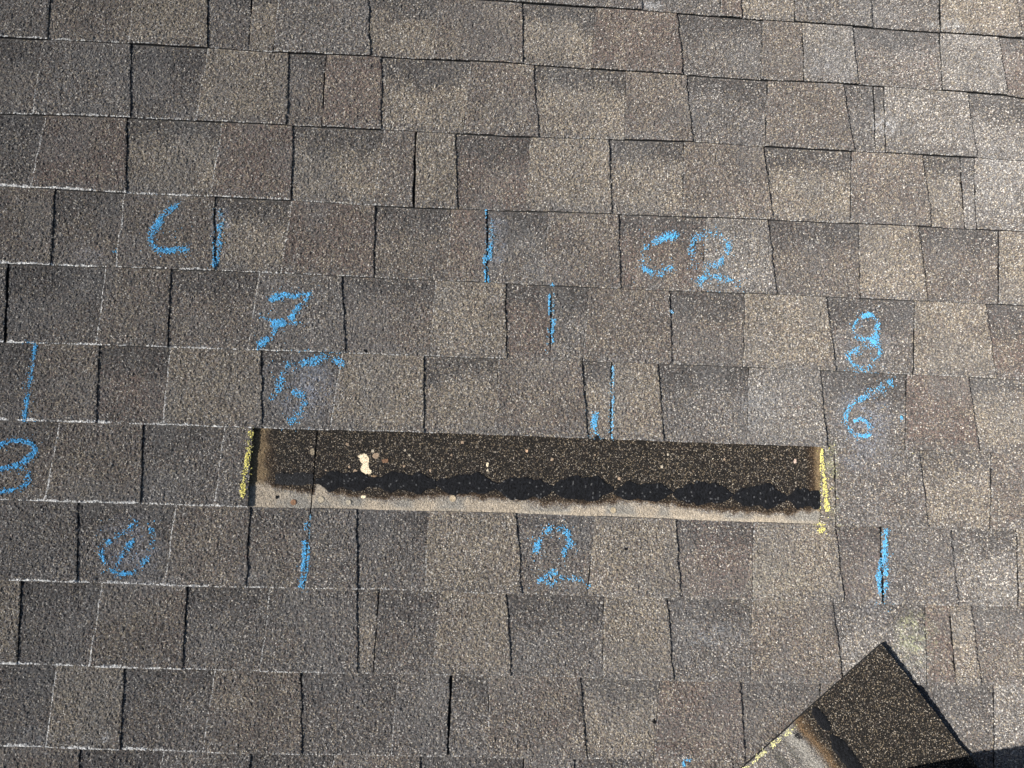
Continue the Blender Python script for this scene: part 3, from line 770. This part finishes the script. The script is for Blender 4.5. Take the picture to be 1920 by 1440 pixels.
parent_origin['loose_shingle'] = Vector((c0[0], c0[1], .0044))
def loose_xy(a, b): return c0[0] + ex[0] * a + ey[0] * b, c0[1] + ex[1] * a + ey[1] * b
def loose_z(a, b):
    lift = .0014 * np.exp(-(b / .05) ** 2) * (.5 + .5 * np.sin(a * 9 + .6)) + .0012 * noise(a, b, .11, 31)
    return .0044 + .0030 + lift + np.where(b > .20, .0022 * sstep(.2, .215, b), 0)
SEAL = [(.003,.050,.1640,.0085),(.056,.170,.168,.0125),(.185,.300,.171,.0125)]
def loose_body():
    bd = Builder()
    for a0, a1, fine in ((0, .36, .0013), (.36, LS_LEN, .006)):
        ni = int((a1 - a0) / fine) + 1; nj = int(LS_W / fine) + 1
        Ag, Bg = np.meshgrid(np.linspace(a0, a1, ni), np.linspace(0, LS_W, nj), indexing='ij')
        Ag = Ag + (rng.random(Ag.shape) - .5) * fine * .6 * ((Ag > a0) & (Ag < a1)); Bg = Bg + (rng.random(Ag.shape) - .5) * fine * .6 * ((Bg > 0) & (Bg < LS_W))
        Bw = Bg + (noise(Ag, Ag * 0, .03, 12) - .5) * .003 * (Bg < .02)
        U, V = loose_xy(Ag, Bw); Z = loose_z(Ag, Bg) + (rng.random(Ag.shape) - .5) * .0013 + (noise(Ag, Bg, .0036, 17) - .5) * .0012
        Q = quads_grid(ni, nj)[:, ::-1]
        a = (Ag[:-1, :-1] + Ag[1:, 1:]).ravel() / 2; b = (Bg[:-1, :-1] + Bg[1:, 1:]).ravel() / 2
        nz = (noise(a, b, .02, 61) - .5) * .008 + (rng.random(len(a)) - .5) * .004
        bb = b + nz
        w = np.repeat(W['H'][None], len(a), 0)
        tw = sstep(.199, .212, bb)[:, None]; w = w * (1 - tw) + W['L'] * tw
        n4 = noise(a, b, .03, 71)[:, None]
        t = sstep(.45, .8, n4) * tw * .5; w = w * (1 - t) + W['D'] * t
        col = granule_colors(w)
        df = (1 - tw); lum = col.mean(1, keepdims=True); col = col * (1 - df) + col * np.array([.78, .73, .66]) * np.clip(lum / .13, .32, 1.0) * df
        rs = np.exp(-((bb - .199) / .0085) ** 2)[:, None] * .85 * (.4 + .6 * rng.random((len(a), 1)))
        col = col * (1 - rs) + np.array([.17, .105, .052]) * (.6 + .8 * rng.random((len(a), 1))) * rs
        pl = (np.exp(-((bb - .222) / .012) ** 2) * .6)[:, None]; col = col * (1 - pl) + np.array([.29, .275, .24]) * (.6 + .8 * rng.random((len(a), 1))) * pl
        for (xa, ya, ra, rb, am) in ((.055,.262,.055,.011,.7),(.035,.238,.035,.006,.5),(.13,.30,.05,.012,.5)):
            d = ((a - xa) / ra) ** 2 + ((b - ya) / rb) ** 2; t = (np.clip(1 - d, 0, 1) * am)[:, None]
            col = col * (1 - t) + np.array([.035, .038, .032]) * t
        bd.add(np.stack([U, V, Z], -1).reshape(-1, 3), Q, col)
        g = np.stack([U, V, Z], -1)
        for e, fl in ((g[:, 0], True), (g[:, -1], False)) + (((g[0], False),) if a0 == 0 else ((g[-1], True),)):
            low = e.copy(); low[:, 2] = np.maximum(low[:, 2] - .0052, .0040); n_ = len(e); i = np.arange(n_ - 1)
            q = np.stack([i, i + 1, i + 1 + n_, i + n_], 1)
            bd.add(np.concatenate([e, low]), q if fl else q[:, ::-1], np.full((n_ - 1, 3), .011))
    return bd.obj('shingle_sheet', M_GRAN, loose)
sheet = loose_body()
def loose_dab(a0, a1, bc, hw):
    S, T = np.meshgrid(np.linspace(0, 1, 40), np.linspace(-1, 1, 12), indexing='ij')
    env = np.clip(np.minimum(1, np.minimum(S / .2, (1 - S) / .2)), .08, 1) ** .6 * (1 + (noise(S, T * 0 + a0, .08, 6) - .5) * .4)
    a = a0 + (a1 - a0) * S; b = bc + T * env * hw + (noise(S * 6, T, .5, 14) - .5) * .002
    U, V = loose_xy(a, b); Z = loose_z(a, b) + .0004 + .001 * (1 - T ** 4) + (rng.random(a.shape) - .5) * .0005
    Q = quads_grid(40, 12)[:, ::-1]; bd = Builder()
    bd.add(np.stack([U, V, Z], -1).reshape(-1, 3), Q, np.array(TARC)[None] * (.5 + rng.random((len(Q), 1))))
    bd.obj('sealant_strip', M_TAR, loose)
for s in SEAL: loose_dab(*s)
for a0 in (.315, .445, .575, .705, .835): loose_dab(a0, a0 + .115, .171, .0125)
b = Builder(); gx = rng.normal(0, .0032, 60); gy = rng.normal(0, .0026, 60)
U, V = loose_xy(.020 + gx, .214 + gy)
xx, yy = survey(U, V)
def loose_zuv(u, v):
    M = np.array([[ex[0], ey[0]], [ex[1], ey[1]]]); q = np.linalg.solve(M, np.stack([u - c0[0], v - c0[1]]).reshape(2, -1))
    return loose_z(q[0], q[1]).reshape(u.shape)
flake_mesh(b, xx, yy, (.014, .014, .015), size=.0011, zfun=loose_zuv); b.obj('tar_spot', M_TAR, loose)
chalk(LN, 'yellow chalk line along the end edge of the loose shingle', 'chalk line',
      [([(1487,1357),(1470,1371),(1440,1396),(1412,1420),(1385,1444)], 11, .68, (.72, .69, .36))], zfun=loose_zuv)

# ------------------------------------------------------------------ canvas tool bag, added below the frame only to cast the corner shadow
M_BAG = plain_material('canvas', (.055, .048, .035), .9, 900, .3)
M_STRAP = plain_material('webbing', (.02, .02, .022), .8, 700, .3)
bag = bpy.data.objects.new('added_tool_bag', None); COL.objects.link(bag)
BAG = Vector((.735, -.678, .0125)); bag.matrix_world = ROOF @ Matrix.Translation(BAG)
bag['label'] = 'brown canvas tool bag added out of view to cast the corner shadow'; bag['category'] = 'tool bag'
parent_origin['added_tool_bag'] = BAG
def bag_body():
    bd = Builder(); hs = [(0,.0),(0,.98),(.06,1.0),(.14,1.0),(.24,.98),(.30,.92),(.330,.74),(.345,.32),(.346,0)]
    n = 48; P = []
    for h, f in hs:
        a = np.arange(n) * 2 * math.pi / n
        ca, sa = np.cos(a), np.sin(a); p = 5.0
        rr = (np.abs(ca) ** p + np.abs(sa) ** p) ** (-1 / p)
        wob = 1 + (noise(a, a * 0 + h * 9, .7, 3) - .5) * .05
        P.append(np.stack([BAG.x + ca * rr * .21 * (f ** .35 if f else 0) * wob, BAG.y + sa * rr * .12 * f * wob, np.full(n, BAG.z + h)], 1))
    Q = []
    for k in range(len(hs) - 1):
        for i in range(n): Q.append([k * n + i, k * n + (i + 1) % n, (k + 1) * n + (i + 1) % n, (k + 1) * n + i])
    Q = np.array(Q); bd.add(np.concatenate(P), Q, np.full((len(Q), 3), .05)); return bd.obj('bag_body', M_BAG, bag)
bag_body()
def tube(name, pts, r, mat, parent):
    pts = np.array(pts, float); bd = Builder(); n = 10; P = []
    for i, p in enumerate(pts):
        t = pts[min(i + 1, len(pts) - 1)] - pts[max(i - 1, 0)]; t /= np.linalg.norm(t)
        s = np.cross(t, [0, 1, 0]); s /= np.linalg.norm(s); w = np.cross(t, s)
        a = np.arange(n) * 2 * math.pi / n; P.append(p + np.cos(a)[:, None] * s * r + np.sin(a)[:, None] * w * r * 2)
    Q = [[k * n + i, k * n + (i + 1) % n, (k + 1) * n + (i + 1) % n, (k + 1) * n + i] for k in range(len(pts) - 1) for i in range(n)]
    bd.add(np.concatenate(P), np.array(Q), np.full((len(Q), 3), .02)); return bd.obj(name, mat, parent)
for s in (-1, 1):
    tube('handle', [(BAG.x - .085 + .17 * q / 14, BAG.y + s * .035, BAG.z + .325 + .055 * math.sin(math.pi * q / 14)) for q in range(15)], .004, M_STRAP, bag)
    tube('strap', [(BAG.x + s * .085, BAG.y + .1235 * math.cos(0), BAG.z + h) for h in (.01, .06, .10, .14)], .003, M_STRAP, bag)

print('tris', sum(len(o.data.polygons) * 2 for o in bpy.data.objects if o.type == 'MESH'), 'objects', len(bpy.data.objects))
